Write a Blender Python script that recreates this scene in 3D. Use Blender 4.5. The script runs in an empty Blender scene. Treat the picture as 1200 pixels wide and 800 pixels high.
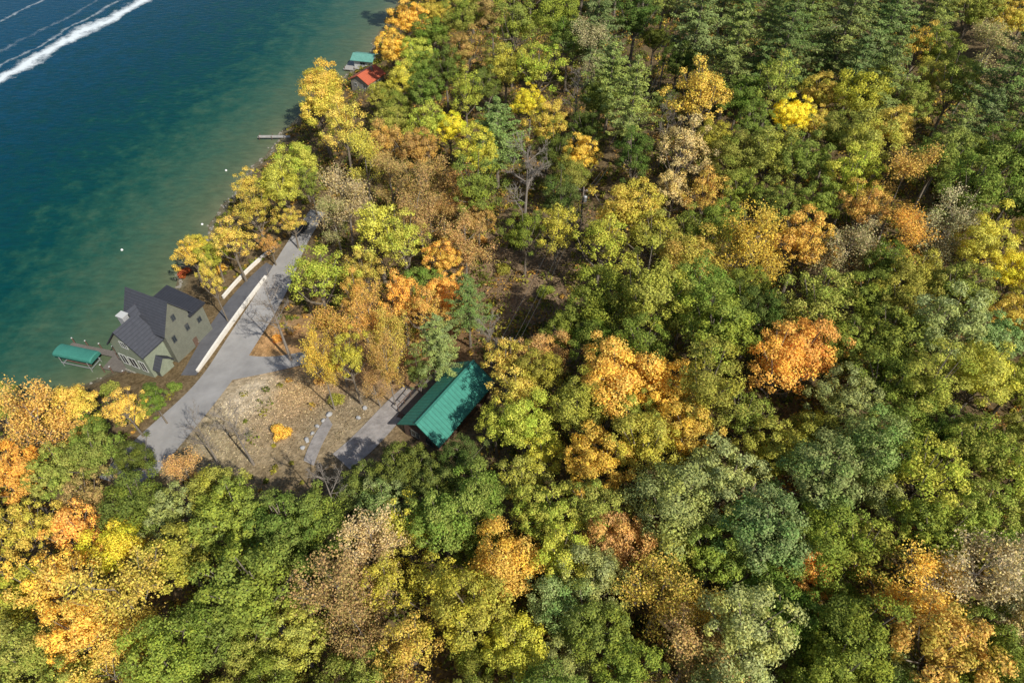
import bpy, math, random
import numpy as np
from mathutils import Vector, Matrix
rng = np.random.default_rng(7); random.seed(7)
scene = bpy.context.scene
col = scene.collection
CAMH = 90.0; PITCH = math.radians(47); CP, SP = math.cos(PITCH), math.sin(PITCH); F = 800.0

# ------------------------------------------------------------------ terrain
_sy = np.array([-400,-60,0,40,58,68,75,84,100,128,158,180,197,234,300,420,900])
_sx = np.array([-260,-150,-122,-101,-91,-82,-70,-66.5,-65.5,-63.5,-57,-50,-43,-39.5,-25,0,120])
_dy = np.arange(-400,900,1.0)
_dx = np.convolve(np.pad(np.interp(_dy,_sy,_sx),4,mode='edge'), np.ones(9)/9, mode='valid')
def shore(y): return np.interp(y,_dy,_dx) + 0.5*np.sin(np.asarray(y)*.35)+0.3*np.sin(np.asarray(y)*.83+1)
def shore_s(y): return np.interp(y,_dy,_dx)
_pd = np.array([-300,-60,-20,-4,0,3,8,14,24,36,60,100,150,220,400,1200])
_pz = np.array([-40,-14,-4,-.7,-.05,.9,2.1,3.0,4.2,6.0,10.5,17.5,25,33,45,70])
_fd = np.arange(-300,1200,.5)
_fz = np.convolve(np.pad(np.interp(_fd,_pd,_pz),5,mode='edge'), np.ones(11)/11, mode='valid')
def dist(x,y): return (np.asarray(x)-shore(y))*0.92
def ground(x,y):
    x=np.asarray(x,float); y=np.asarray(y,float)
    d0=dist(x,y); d1=(x-shore_s(y))*.92; b=np.clip((d0-2)/5,0,1); d=d0*(1-b)+d1*b
    k=np.clip((d-34)/30,0,1)
    return np.interp(d,_fd,_fz)+k*(0.7*np.sin(x*.11+1)*np.sin(y*.09)+0.3*np.sin(x*.31+y*.22))
def ray(px,py):
    u=(px-600)/F; v=(py-400)/F
    return np.array([u, CP-v*SP, -SP-v*CP])
_ts=np.linspace(15,700,4000)
def at(px,py,h=0.0):
    r=ray(px,py); x=r[0]*_ts; y=r[1]*_ts; z=CAMH+r[2]*_ts
    g=np.maximum(ground(x,y),0)+h
    i=int(np.argmax(z<=g)) if (z<=g).any() else len(_ts)-1
    a=z[i-1]-g[i-1]; b=g[i]-z[i]; t=_ts[i-1]+(_ts[i]-_ts[i-1])*(a/(a+b+1e-9))
    return np.array([r[0]*t,r[1]*t,CAMH+r[2]*t]), t
def G(x,y): return float(ground(x,y))
def project(x,y,z):
    dep=y*CP-(z-CAMH)*SP; up=y*SP+(z-CAMH)*CP
    return 600+F*x/dep, 400-F*up/dep, dep

# ------------------------------------------------------------------ materials
def new_mat(name):
    m=bpy.data.materials.new(name); m.use_nodes=True; nt=m.node_tree; nt.nodes.clear()
    o=nt.nodes.new('ShaderNodeOutputMaterial'); return m,nt,o
def nd(nt,t,**k):
    n=nt.nodes.new(t)
    for a,b in k.items(): setattr(n,a,b)
    return n
def simple(name,c,rough=.8,noise=.25,scale=3.0,metal=0.0,spec=.3,bump=0.0,stretch=(1,1,1)):
    m,nt,o=new_mat(name)
    p=nd(nt,'ShaderNodeBsdfPrincipled'); p.inputs['Roughness'].default_value=rough; p.inputs['Metallic'].default_value=metal
    p.inputs['Specular IOR Level'].default_value=spec
    tc=nd(nt,'ShaderNodeTexCoord'); mp=nd(nt,'ShaderNodeMapping'); mp.inputs['Scale'].default_value=stretch
    n=nd(nt,'ShaderNodeTexNoise'); n.inputs['Scale'].default_value=scale; n.inputs['Detail'].default_value=8; n.inputs['Roughness'].default_value=.68
    nt.links.new(tc.outputs['Object'],mp.inputs[0]); nt.links.new(mp.outputs[0],n.inputs['Vector'])
    r=nd(nt,'ShaderNodeValToRGB'); r.color_ramp.elements[0].position=.3; r.color_ramp.elements[1].position=.7
    r.color_ramp.elements[0].color=[x*(1-noise) for x in c]+[1]; r.color_ramp.elements[1].color=[min(1,x*(1+noise)) for x in c]+[1]
    nt.links.new(n.outputs['Fac'],r.inputs[0]); nt.links.new(r.outputs[0],p.inputs['Base Color'])
    if bump:
        b=nd(nt,'ShaderNodeBump'); b.inputs['Strength'].default_value=bump; b.inputs['Distance'].default_value=.1
        nt.links.new(n.outputs['Fac'],b.inputs['Height']); nt.links.new(b.outputs[0],p.inputs['Normal'])
    nt.links.new(p.outputs[0],o.inputs[0]); return m
def seams(name,c,period,width,dark,rough=.45,axis='X',metal=0.0):
    m=simple(name,c,rough,.18,1.6,metal); nt=m.node_tree
    p=[n for n in nt.nodes if n.type=='BSDF_PRINCIPLED'][0]; r=[n for n in nt.nodes if n.type=='VALTORGB'][0]
    tc=[n for n in nt.nodes if n.type=='TEX_COORD'][0]
    s=nd(nt,'ShaderNodeSeparateXYZ'); nt.links.new(tc.outputs['Object'],s.inputs[0])
    a=nd(nt,'ShaderNodeMath',operation='DIVIDE'); a.inputs[1].default_value=period; nt.links.new(s.outputs[axis],a.inputs[0])
    f=nd(nt,'ShaderNodeMath',operation='FRACT'); nt.links.new(a.outputs[0],f.inputs[0])
    l=nd(nt,'ShaderNodeMath',operation='LESS_THAN'); l.inputs[1].default_value=width; nt.links.new(f.outputs[0],l.inputs[0])
    mx=nd(nt,'ShaderNodeMix',data_type='RGBA'); mx.inputs[7].default_value=[x*dark for x in c]+[1]
    nt.links.new(l.outputs[0],mx.inputs[0]); nt.links.new(r.outputs[0],mx.inputs[6]); nt.links.new(mx.outputs[2],p.inputs['Base Color'])
    return m
def leaf_mat(name,trans=.3,attr_col=False):
    m,nt,o=new_mat(name)
    oi=nd(nt,'ShaderNodeObjectInfo')
    src=nd(nt,'ShaderNodeAttribute',attribute_name='lc').outputs['Color'] if attr_col else oi.outputs['Color']
    tone=nd(nt,'ShaderNodeValToRGB'); e=tone.color_ramp.elements; e[0].color=(.66,.9,.62,1); e[1].color=(1.35,1.26,.75,1)
    q=e.new(.45); q.color=(.78,.96,.72,1); q=e.new(.6); q.color=(1.2,1.12,.75,1)
    nt.links.new(oi.outputs['Random'],tone.inputs[0])
    mul=nd(nt,'ShaderNodeMix',data_type='RGBA',blend_type='MULTIPLY'); mul.inputs[0].default_value=1
    nt.links.new(src,mul.inputs[6]); nt.links.new(tone.outputs[0],mul.inputs[7])
    ta=nd(nt,'ShaderNodeAttribute',attribute_name='tint')
    mx=nd(nt,'ShaderNodeMix',data_type='RGBA'); nt.links.new(ta.outputs['Fac'],mx.inputs[0]); nt.links.new(src,mx.inputs[6]); nt.links.new(mul.outputs[2],mx.inputs[7])
    g=nd(nt,'ShaderNodeNewGeometry')
    h=nd(nt,'ShaderNodeHueSaturation'); h.inputs['Saturation'].default_value=.98
    mr=nd(nt,'ShaderNodeMapRange'); mr.inputs[3].default_value=.75; mr.inputs[4].default_value=1.7; nt.links.new(g.outputs['Random Per Island'],mr.inputs[0]); nt.links.new(mr.outputs[0],h.inputs['Value'])
    mh=nd(nt,'ShaderNodeMath',operation='MULTIPLY'); mh.inputs[1].default_value=37.7
    nt.links.new(g.outputs['Random Per Island'],mh.inputs[0]); fr=nd(nt,'ShaderNodeMath',operation='FRACT'); nt.links.new(mh.outputs[0],fr.inputs[0])
    m2=nd(nt,'ShaderNodeMapRange'); m2.inputs[3].default_value=.488; m2.inputs[4].default_value=.52; nt.links.new(fr.outputs[0],m2.inputs[0]); nt.links.new(m2.outputs[0],h.inputs['Hue'])
    nt.links.new(mx.outputs[2],h.inputs['Color'])
    d=nd(nt,'ShaderNodeBsdfDiffuse'); t=nd(nt,'ShaderNodeBsdfTranslucent'); ms=nd(nt,'ShaderNodeMixShader'); ms.inputs[0].default_value=trans
    nt.links.new(h.outputs[0],d.inputs[0]); nt.links.new(h.outputs[0],t.inputs[0]); nt.links.new(d.outputs[0],ms.inputs[1]); nt.links.new(t.outputs[0],ms.inputs[2]); nt.links.new(ms.outputs[0],o.inputs[0])
    return m
M={}
M['leaf']=leaf_mat('leaves',.27); M['needle']=leaf_mat('needles',.2); M['under']=leaf_mat('undergrowth_leaves',.2,True)
M['bark']=simple('bark',(.2,.165,.125),.9,.4,4,bump=.5,stretch=(1,1,.3))
M['greybark']=simple('grey_bark',(.25,.215,.18),.9,.35,4,stretch=(1,1,.3))
M['asphalt']=simple('asphalt',(.35,.335,.32),.9,.2,.22,spec=.2)
M['lane']=simple('shaded_asphalt',(.12,.12,.13),.9,.2,.6)  # shadow beside the retaining wall is painted into the lane's dark colour
M['gravel']=simple('gravel',(.33,.3,.28),.95,.35,1.0,bump=.4)
M['white']=simple('white_stone',(.76,.72,.65),.8,.12,2)
M['stone']=simple('field_stone',(.26,.24,.2),.9,.4,2.5,bump=.7)
M['shingle']=seams('dark_shingles',(.06,.064,.078),.35,.15,.65,.85,'Z')
M['darkroof']=seams('charcoal_metal',(.035,.037,.045),.5,.1,1.6,.4,'X')
M['siding']=seams('sage_siding',(.27,.3,.22),.22,.14,.6,.7,'Z')
M['siding2']=seams('grey_sage_siding',(.18,.185,.145),.22,.14,.6,.7,'Z')
M['tansiding']=seams('tan_siding',(.3,.275,.23),.22,.14,.6,.7,'Z')
M['trim']=simple('pale_trim',(.5,.5,.48),.6,.08)
M['chim']=simple('grey_chimney_stone',(.36,.36,.36),.8,.25,4)
M['darktrim']=simple('dark_trim',(.1,.1,.09),.6,.08)
M['glass']=simple('window_glass',(.03,.04,.05),.08,.1,spec=.8)
M['greenroof']=seams('green_metal_roof',(.05,.24,.18),.62,.12,.55,.5,'Y')
M['canopy']=simple('green_canvas',(.045,.2,.155),.7,.12,1.0)
M['deck']=seams('deck_boards',(.16,.14,.12),.18,.15,.45,.85,'X')
M['greydeck']=seams('grey_deck_boards',(.38,.36,.33),.18,.15,.5,.85,'X')
M['wood']=simple('brown_timber',(.14,.09,.065),.85,.3,3)
M['metal']=simple('galvanised_metal',(.5,.5,.5),.45,.1,2,.6)
M['redroof']=seams('red_roof',(.5,.12,.06),.45,.12,.6,.6,'X')
M['turq']=seams('turquoise_roof',(.14,.34,.28),.45,.12,.7,.5,'X')
M['pole']=simple('pole_wood',(.26,.21,.165),.9,.3,3)
M['wire']=simple('wire',(.07,.07,.07),.8,.1)
M['buoy']=simple('buoy_white',(.8,.8,.78),.4,.05)
M['paint']=simple('dark_car_paint',(.03,.033,.04),.3,.05,1,spec=.5)
M['tyre']=simple('tyre_rubber',(.03,.03,.03),.9,.1)

# ------------------------------------------------------------------ object helpers
def link(o,parent=None):
    col.objects.link(o)
    if parent is not None: o.parent=parent
    return o
def tag(o,label=None,cat=None,group=None,kind=None):
    if label: o['label']=label
    if cat: o['category']=cat
    if group: o['group']=group
    if kind: o['kind']=kind
    return o
def empty(name,loc,rz=0,**k):
    o=bpy.data.objects.new(name,None); o.location=loc; o.rotation_euler=(0,0,rz); o.empty_display_size=.5; link(o)
    return tag(o,**k)
class MB:
    def __init__(s): s.v=[]; s.f=[]
    def poly(s,vs,fs):
        b=len(s.v); s.v+= [tuple(map(float,p)) for p in vs]; s.f+=[tuple(b+i for i in f) for f in fs]; return s
    def box(s,c,d,rz=0):
        x,y,z=[q/2 for q in d]; ca,sa=math.cos(rz),math.sin(rz); vs=[]
        for k in (-z,z):
            for (i,j) in ((-x,-y),(x,-y),(x,y),(-x,y)):
                vs.append((c[0]+i*ca-j*sa,c[1]+i*sa+j*ca,c[2]+k))
        return s.poly(vs,[(3,2,1,0),(4,5,6,7),(0,1,5,4),(1,2,6,5),(2,3,7,6),(3,0,4,7)])
    def extrude(s,prof,axis,a,b):
        n=len(prof)
        def P(u,z,t): return (t,u,z) if axis=='x' else (u,t,z)
        vs=[P(u,z,a) for u,z in prof]+[P(u,z,b) for u,z in prof]
        fs=[tuple(range(n))[::-1],tuple(range(n,2*n))]+[(i,(i+1)%n,n+(i+1)%n,n+i) for i in range(n)]
        return s.poly(vs,fs)
    def tube(s,pts,rad,sides=6):
        pts=[np.array(p,float) for p in pts]; b=len(s.v); n=len(pts)
        for i,p in enumerate(pts):
            t=pts[min(i+1,n-1)]-pts[max(i-1,0)]; t=t/(np.linalg.norm(t)+1e-9)
            a=np.array([1,0,0]) if abs(t[0])<.8 else np.array([0,1,0])
            u=np.cross(t,a); u/=np.linalg.norm(u); w=np.cross(t,u)
            for k in range(sides):
                an=2*math.pi*k/sides; q=p+rad[i]*(math.cos(an)*u+math.sin(an)*w); s.v.append(tuple(q))
        for i in range(n-1):
            for k in range(sides):
                k2=(k+1)%sides; s.f.append((b+i*sides+k,b+i*sides+k2,b+(i+1)*sides+k2,b+(i+1)*sides+k))
        s.f.append(tuple(b+k for k in range(sides))[::-1]); s.f.append(tuple(b+(n-1)*sides+k for k in range(sides)))
        return s
    def mesh(s,name,mat):
        me=bpy.data.meshes.new(name); me.from_pydata(s.v,[],s.f); me.update()
        import bmesh
        bm=bmesh.new(); bm.from_mesh(me); bmesh.ops.recalc_face_normals(bm,faces=bm.faces); bm.to_mesh(me); bm.free()
        me.materials.append(mat); return me
    def build(s,name,mat,parent=None,**k):
        o=bpy.data.objects.new(name,s.mesh(name,mat)); link(o,parent); return tag(o,**k)

def quads_mesh(name,V,mat,tint=None,lc=None):
    n=len(V)//4; me=bpy.data.meshes.new(name)
    me.vertices.add(4*n); me.vertices.foreach_set('co',V.astype(np.float32).ravel())
    me.loops.add(4*n); me.loops.foreach_set('vertex_index',np.arange(4*n,dtype=np.int32))
    me.polygons.add(n); me.polygons.foreach_set('loop_start',np.arange(0,4*n,4,dtype=np.int32))
    me.update(calc_edges=True)
    if tint is not None:
        a=me.attributes.new('tint','FLOAT','POINT'); a.data.foreach_set('value',np.repeat(tint,4).astype(np.float32))
    if lc is not None:
        a=me.color_attributes.new('lc','FLOAT_COLOR','POINT'); c=np.ones((4*n,4),np.float32); c[:,:3]=np.repeat(lc,4,axis=0); a.data.foreach_set('color',c.ravel())
    me.materials.append(mat); return me
def leaf_quads(C,N,S,asp=.62):
    N=N/(np.linalg.norm(N,axis=1,keepdims=True)+1e-9); r=rng.normal(size=C.shape)
    T=np.cross(N,r); T/=np.linalg.norm(T,axis=1,keepdims=True)+1e-9; B=np.cross(N,T); S=S[:,None]
    fold=N*S*.25
    V=np.stack([C+T*S-fold,C+B*S*asp+fold*.3,C-T*S-fold*.2,C-B*S*asp+fold*.3],axis=1)
    return V.reshape(-1,3)
def rdir(n):
    v=rng.normal(size=(n,3)); return v/np.linalg.norm(v,axis=1,keepdims=True)

# ------------------------------------------------------------------ tree prototypes (metres, crown radius 4.5)
R0=4.5
def proto_broad(n_lobes,vz,hz,n=13500,lr=(.12,.25),ls=.125,sep=.93,irr_=1.0):
    d=rdir(n_lobes*8); d=d[d[:,2]>-.4]
    keep=[]
    for q in d:
        if all(np.dot(q,k)<sep for k in keep): keep.append(q)
        if len(keep)>=n_lobes: break
    d=np.array(keep); L=len(d)
    ph=rng.uniform(0,6.28,3)
    az=np.arctan2(d[:,1],d[:,0]); irr=1+irr_*(.14*np.sin(2*az+ph[0])+.12*np.sin(3*az+ph[1])+.08*np.sin(5*az+ph[2]))
    rad=rng.uniform(.52,.95,L)*irr
    c=d*rad[:,None]*R0; c[:,2]*=vz
    r=rng.uniform(*lr,L)*R0
    ci=rdir(10)*rng.uniform(.1,.45,10)[:,None]*R0; ci[:,2]*=vz; c=np.vstack([c,ci]); r=np.append(r,rng.uniform(.2,.3,10)*R0)
    tint=rng.uniform(0,1,len(r))**1.3
    w=r**2; cnt=(w/w.sum()*n).astype(int)
    P=[];N=[];Tn=[]
    for i in range(len(r)):
        m=int(cnt[i]*1.5); dd=rdir(m); out=c[i]/(np.linalg.norm(c[i])+1e-6)
        ok=(dd@out>-.35)|(rng.random(m)<.25); dd=dd[ok][:cnt[i]]
        bumpy=1+.28*np.sin(dd[:,0]*6+i)*np.sin(dd[:,1]*7+i*2)*np.sin(dd[:,2]*6)
        rr=r[i]*(rng.uniform(.5,1.12,len(dd))+.3*rng.random(len(dd))*(rng.random(len(dd))<.2))*bumpy
        q=dd*rr[:,None]; q[:,2]*=.72
        P.append(c[i]+q); N.append(dd*.95+out*.3+rng.normal(size=dd.shape)*.45+np.array([0,0,.25])); Tn.append(np.clip(tint[i]+rng.normal(size=len(dd))*.2,0,1))
    P=np.vstack(P);N=np.vstack(N);Tn=np.concatenate(Tn); P[:,2]+=hz
    V=leaf_quads(P,N,rng.uniform(.5,1.4,len(P))*ls)
    cm=quads_mesh('crown',V,M['leaf'],Tn)
    t=MB(); top=hz+R0*vz*.45
    bend=rng.normal(size=2)*.35
    path=[(bend[0]*math.sin(k*1.5),bend[1]*math.sin(k*1.3),top*k) for k in np.linspace(0,1,7)]
    t.tube(path,[.34,.27,.24,.2,.15,.1,.04],7)
    for i in rng.choice(L,min(L,20),replace=False):
        z0=hz*rng.uniform(.5,.85); k=z0/top; s=np.array([bend[0]*math.sin(k*1.5),bend[1]*math.sin(k*1.3),z0]); e=c[i]*1.03+np.array([0,0,hz])
        mid=(s+e)/2+np.array([0,0,-.3])+rng.normal(size=3)*.2
        t.tube([s,mid,e],[.13,.09,.03],5)
    return t.mesh('trunk',M['bark']),cm
def grow_bare(hgt,R,fine=3):
    t=MB(); tips=[]
    bend=rng.normal(size=2)*.4
    tp=lambda k: np.array([bend[0]*math.sin(k*2.2),bend[1]*math.sin(k*1.7),hgt*k])
    t.tube([tp(k) for k in np.linspace(0,1,8)],[.27,.22,.2,.17,.13,.09,.06,.02],6)
    def br(s,d,l,r,lev):
        d=d/np.linalg.norm(d); m=s+d*l*.5+rng.normal(size=3)*l*.05; e=m+(d+np.array([0,0,.25]))*l*.45+rng.normal(size=3)*l*.06
        t.tube([s,m,e],[r,r*.7,r*.3],4 if lev<2 else 3)
        if lev>=fine: tips.append(e); tips.append(m); return
        for k in range(5 if lev<2 else 4):
            f=rng.uniform(.3,1); b=s+(m-s)*min(1,f*2) if f<.5 else m+(e-m)*(f*2-1)
            nd_=d+rng.normal(size=3)*.62+np.array([0,0,.2]); br(b,nd_,l*rng.uniform(.38,.58),max(r*.5,.014),lev+1)
    for i in range(13):
        k=rng.uniform(.38,.97); a=i*2.4+rng.normal()*.3; up=rng.uniform(.5,1.3)
        br(tp(k),np.array([math.cos(a),math.sin(a),up]),R*(1.15-.6*(k-.38))*rng.uniform(.6,.95),.08*(1.2-k)+.03,0)
    return t,np.array(tips)
def proto_sparse(n=7000):
    t,tips=grow_bare(14.5,R0*1.0,2)
    idx=rng.integers(0,len(tips),n); P=tips[idx]+rng.normal(size=(n,3))*.48
    tint=(np.sin(idx*1.7)*.5+.5)**2
    V=leaf_quads(P,rng.normal(size=(n,3))+np.array([0,0,.8]),rng.uniform(.6,1.3,n)*.135)
    return t.mesh('trunk',M['greybark']),quads_mesh('crown',V,M['leaf'],tint)
def proto_bare():
    full,_=grow_bare(16,R0*.75,3)
    nv=8*6; nf=7*6+2
    a=MB(); a.v=full.v[:nv]; a.f=full.f[:nf]
    b=MB(); b.v=full.v[nv:]; b.f=[tuple(i-nv for i in f) for f in full.f[nf:]]
    return a.mesh('trunk',M['greybark']),b.mesh('branches',M['greybark'])
def proto_pine(hgt=19,R=4.9,n=150):
    P=[];N=[];Tn=[]; t=MB(); t.tube([(0,0,hgt*k) for k in np.linspace(0,1,6)],[.32,.27,.21,.15,.09,.02],7)
    nw=11
    for w in range(nw):
        f=w/(nw-1); z=hgt*(.36+.62*f); rr=R*(1-f)**.6*(.85+.2*math.sin(w*2.1)**2)+.5
        nb=int(8-2*f)
        for b in range(nb):
            a=w*1.1+2*math.pi*b/nb+rng.normal()*.25; l=rr*rng.uniform(.6,1.15); dr=np.array([math.cos(a),math.sin(a),0]); sd=np.array([-dr[1],dr[0],0])
            e=np.array([0,0,z])+dr*l+np.array([0,0,l*.15]); t.tube([(0,0,z-.2),tuple((np.array([0,0,z])+e)/2),tuple(e)],[.06,.04,.015],3)
            m=int(n*(.3+l/R)); s=rng.uniform(.12,1.08,m); lat=rng.normal(size=m)*.18*(1.25-s*.6)*l**.6
            p=np.array([0,0,z])+dr*(s*l)[:,None]+sd*lat[:,None]; p[:,2]+=s*l*.18+rng.normal(size=m)*.1-np.abs(lat)*.25+.1*np.sin(s*11+b)
            P.append(p); N.append(rng.normal(size=(m,3))*.5+np.array([0,0,1])+dr*.3); Tn.append(np.full(m,rng.random()*.8))
    P=np.vstack(P);N=np.vstack(N);Tn=np.concatenate(Tn)
    V=leaf_quads(P,N,rng.uniform(.6,1.3,len(P))*.19,.34)
    return t.mesh('trunk',M['bark']),quads_mesh('crown',V,M['needle'],Tn)
def proto_shrub(n=2200):
    c=rdir(12)*np.array([1,1,.5])*1.0; c[:,2]=np.abs(c[:,2])+.5; idx=rng.integers(0,12,n); d=rdir(n)
    P=c[idx]+d*rng.uniform(.4,.62,n)[:,None]; P[:,2]=np.maximum(P[:,2],.1)
    t=MB()
    for q in c: t.tube([(0,0,0),tuple(q*.5),tuple(q)],[.05,.035,.01],4)
    return t.mesh('stems',M['bark']),quads_mesh('foliage',leaf_quads(P,d+rng.normal(size=(n,3))*.5,rng.uniform(.6,1.3,n)*.1),M['leaf'],(np.sin(idx*2.)*.5+.5))
PROTO={
 'broad':[(proto_broad(70,.9,10.5),10.5),(proto_broad(58,1.0,10.5,lr=(.13,.27)),10.5),(proto_broad(85,.85,10,lr=(.1,.2),sep=.95),10),(proto_broad(64,1.1,11,irr_=1.3),11),(proto_broad(90,.95,10.5,lr=(.1,.19),sep=.95),10.5),(proto_broad(50,1.0,10.5,lr=(.14,.29),irr_=1.3),10.5),(proto_broad(60,1.2,11,n=10500,lr=(.1,.22)),11)],
 'tall':[(proto_broad(70,1.5,11.5,n=12500),11.5),(proto_broad(60,1.7,12,n=11500),12)],
 'thin':[(proto_broad(56,1.15,10.5,n=7000,lr=(.11,.22),ls=.13),10.5),(proto_broad(46,1.3,11,n=6000,lr=(.12,.24),ls=.13),11)],
 'sparse':[(proto_sparse(),11),(proto_sparse(8000),11),(proto_sparse(6000),11)],
 'bare':[(proto_bare(),10.5),(proto_bare(),10.5),(proto_bare(),10.5)],
 'pine':[(proto_pine(),12.5),(proto_pine(20,4.6),13),(proto_pine(18,5.1,160),12)],
 'shrub':[(proto_shrub(),.6),(proto_shrub(1700),.6)],
}
COL={'G':((.235,.275,.055),'mid green'),'O':((.36,.34,.07),'olive green'),'D':((.14,.17,.045),'dark green'),'Y':((.54,.49,.085),'yellow green'),
 'L':((.8,.64,.06),'bright yellow'),'A':((.72,.48,.1),'golden'),'R':((.76,.43,.11),'orange'),'U':((.54,.33,.13),'rust brown'),'K':((.6,.12,.05),'red'),
 'T':((.58,.45,.24),'tan'),'S':((.33,.36,.135),'sage green'),'P':((.24,.285,.1),'soft green'),'B':((.2,.18,.16),'grey')}

TL="""478 22 22 A;505 42 22 G;488 62 20 Y;545 22 24 O;522 78 22 D;545 62 20 Ut;600 35 28 G;652 20 30 G;700 30 30 P;745 18 28 D;632 80 28 Yh;675 108 26 Bb;592 78 24 Y;716 92 28 P;742 118 28 P;690 62 22 Ts;768 45 16 D
820 20 32 P;862 58 34 P;922 48 36 P;990 38 38 P;1042 28 32 P;1095 15 30 P;1142 15 25 O;1182 20 26 A;1150 66 26 Ts;1190 85 38 P;1100 62 22 G;1075 62 20 A;1120 100 25 O;1155 140 28 P;1040 92 30 P;1010 112 25 Y;958 112 22 A;926 140 22 L;905 105 28 O;870 112 25 G;818 120 30 Ah;780 118 14 D
378 95 26 A;375 125 26 A;402 150 26 A;462 122 20 O;475 95 18 Y;458 145 22 O;450 170 22 U;425 192 24 Ys;490 180 22 U;528 150 20 L;500 218 26 Us;537 225 24 Us;558 225 26 Gt;582 150 34 P;612 225 40 Bb;642 150 24 A;500 110 24 G;545 110 24 Y;570 100 20 D;650 185 22 D;690 150 20 D;620 120 20 L;446 108 15 O
742 190 24 D;738 245 38 A;706 285 30 Yh;765 275 34 O;827 225 26 R;800 180 30 Th;860 180 26 O;900 180 28 O;940 192 26 G;978 158 25 O;1002 205 28 Y;1045 155 24 A;1062 215 28 Rs;1012 245 28 R;1100 188 30 O;1140 225 36 G;1178 180 28 G;1192 240 26 D;1105 272 30 Ts;1052 285 30 Rs;960 238 26 G;912 235 26 O;882 290 32 As;940 285 30 R;1000 295 28 Ts;1150 290 30 Y;1192 320 25 L;808 310 34 A;842 262 24 G;1200 150 25 P
440 268 34 Yh;374 325 38 Yh;475 290 30 Yh;425 318 26 Ah;522 345 24 R;495 335 24 G;512 400 30 P;548 352 26 P;575 398 24 B;638 412 26 U;665 384 28 G;706 352 36 G;762 352 38 O;822 340 36 G;872 335 28 G;752 405 36 G;840 392 42 G;884 372 28 D;962 350 38 O;1012 350 32 G;1078 325 32 O;1130 340 32 O;1185 372 26 A;1108 385 38 S;1050 398 36 G;995 405 36 G;912 430 38 R;945 410 34 R;722 440 44 A;680 472 36 O;632 440 30 O;610 458 28 A;614 500 32 Y;778 452 34 A;828 460 34 O;874 488 32 O;582 498 25 Yh;992 462 38 S;1042 450 34 G;1092 450 36 O;1150 440 38 Y;1192 450 32 O;1160 400 30 S
45 495 38 Rs;82 478 30 A;18 560 34 R;62 555 36 O;112 535 28 O;100 580 30 U;160 590 36 D;200 600 32 S;30 620 34 A;88 622 34 R;138 642 34 L;60 680 42 A;15 700 36 Y;150 705 46 As;100 745 42 A;210 655 42 O;268 610 48 G;335 620 48 G;300 690 54 G;245 730 48 G;372 610 36 G;345 745 44 O;195 775 44 G;438 640 38 Ts;400 700 44 Us;425 745 36 Us;452 590 34 S;475 620 34 Y;520 610 40 G;560 585 34 G;612 560 34 O;642 600 40 Y;700 540 40 A;590 665 44 A;652 705 34 S;555 720 44 O;512 690 38 Y;482 765 42 A;438 792 36 O;604 765 42 Y;700 740 40 G;722 640 34 U;772 700 42 As;808 765 42 Us;738 785 38 G;790 590 48 S;852 560 48 S;758 525 38 O;802 505 34 A;842 645 44 G;902 620 48 S;905 525 40 O;962 560 48 S;1022 530 44 S;962 632 40 G;946 672 32 R;872 745 50 S;925 720 46 G;1000 745 46 G;1012 640 44 O;1082 560 44 Y;1142 530 44 O;1092 625 44 G;1152 600 44 O;1195 560 40 Y;1070 690 46 As;1152 680 46 Ts;1105 760 54 R;1185 780 42 G;1195 700 38 T;30 770 40 O;1060 500 34 G;700 600 34 O;780 650 34 O;560 650 30 G;660 655 34 Y;1040 780 36 S;160 540 22 D;110 510 20 G
222 298 18 Ah;245 325 14 Ah;272 285 24 A;300 250 24 A;330 222 26 Y;292 222 18 A;352 192 20 Y;402 235 26 Ts;392 262 20 Ts;340 258 18 Ah;232 285 14 Y;315 285 12 U;250 300 16 Y;362 215 18 O
146 478 20 A;180 470 16 G;462 395 22 As;435 378 22 Rs;470 350 24 Rh;420 350 20 Rh;490 438 12 D;474 548 32 D;540 535 26 D;425 572 34 D;385 578 32 Bb;515 570 34 D;452 418 16 Us
322 368 32 Bb;240 515 24 Bb;278 505 26 Bb;780 150 20 Bb;560 260 20 U;520 262 18 Us;392 398 26 Rs;375 425 16 As;440 450 14 Us;255 575 30 O;222 558 22 Us;410 420 24 Yh"""
FORM={'s':'sparse','t':'tall','h':'thin','b':'bare'}
MASKS=[[(40,300),(262,310),(262,455),(120,470),(40,440)],[(370,255),(318,290),(225,430),(130,530),(190,560),(290,500),(360,440),(345,370),(350,300)],
 [(555,292),(615,290),(678,290),(662,345),(610,376),(578,340)],[(674,290),(705,180),(770,20),(795,20),(757,160),(700,290)],
 [(355,500),(420,550),(470,525),(530,512),(580,435),(530,400),(480,430),(430,460)],[(230,450),(300,385),(440,390),(480,400),(480,460),(410,510),(320,550),(200,560)],[(395,40),(448,40),(440,100),(395,108)],[(380,-80),(458,-80),(458,40),(380,60)]]
def inpoly(x,y,p):
    c=False; j=len(p)-1
    for i in range(len(p)):
        if (p[i][1]>y)!=(p[j][1]>y) and x<(p[j][0]-p[i][0])*(y-p[i][1])/(p[j][1]-p[i][1])+p[i][0]: c=not c
        j=i
    return c
trees=[]
for tok in TL.replace('\n',';').split(';'):
    a=tok.split()
    if len(a)<4: continue
    c=a[3][0]; f='pine' if c=='P' else ('bare' if c=='B' else None)
    if len(a[3])>1: f=FORM[a[3][1]]
    u_=rng.random()
    if f is None: f='tall' if (c in 'DGYO' and u_<.12) else ('thin' if u_<.3 and c in 'AYORU' else 'broad')
    boost=1.17 if float(a[1])<470 and float(a[0])>700 else 1.1
    trees.append([float(a[0]),float(a[1]),float(a[2])*boost*rng.uniform(.92,1.08),c,f])
n_listed=len(trees)
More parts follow.
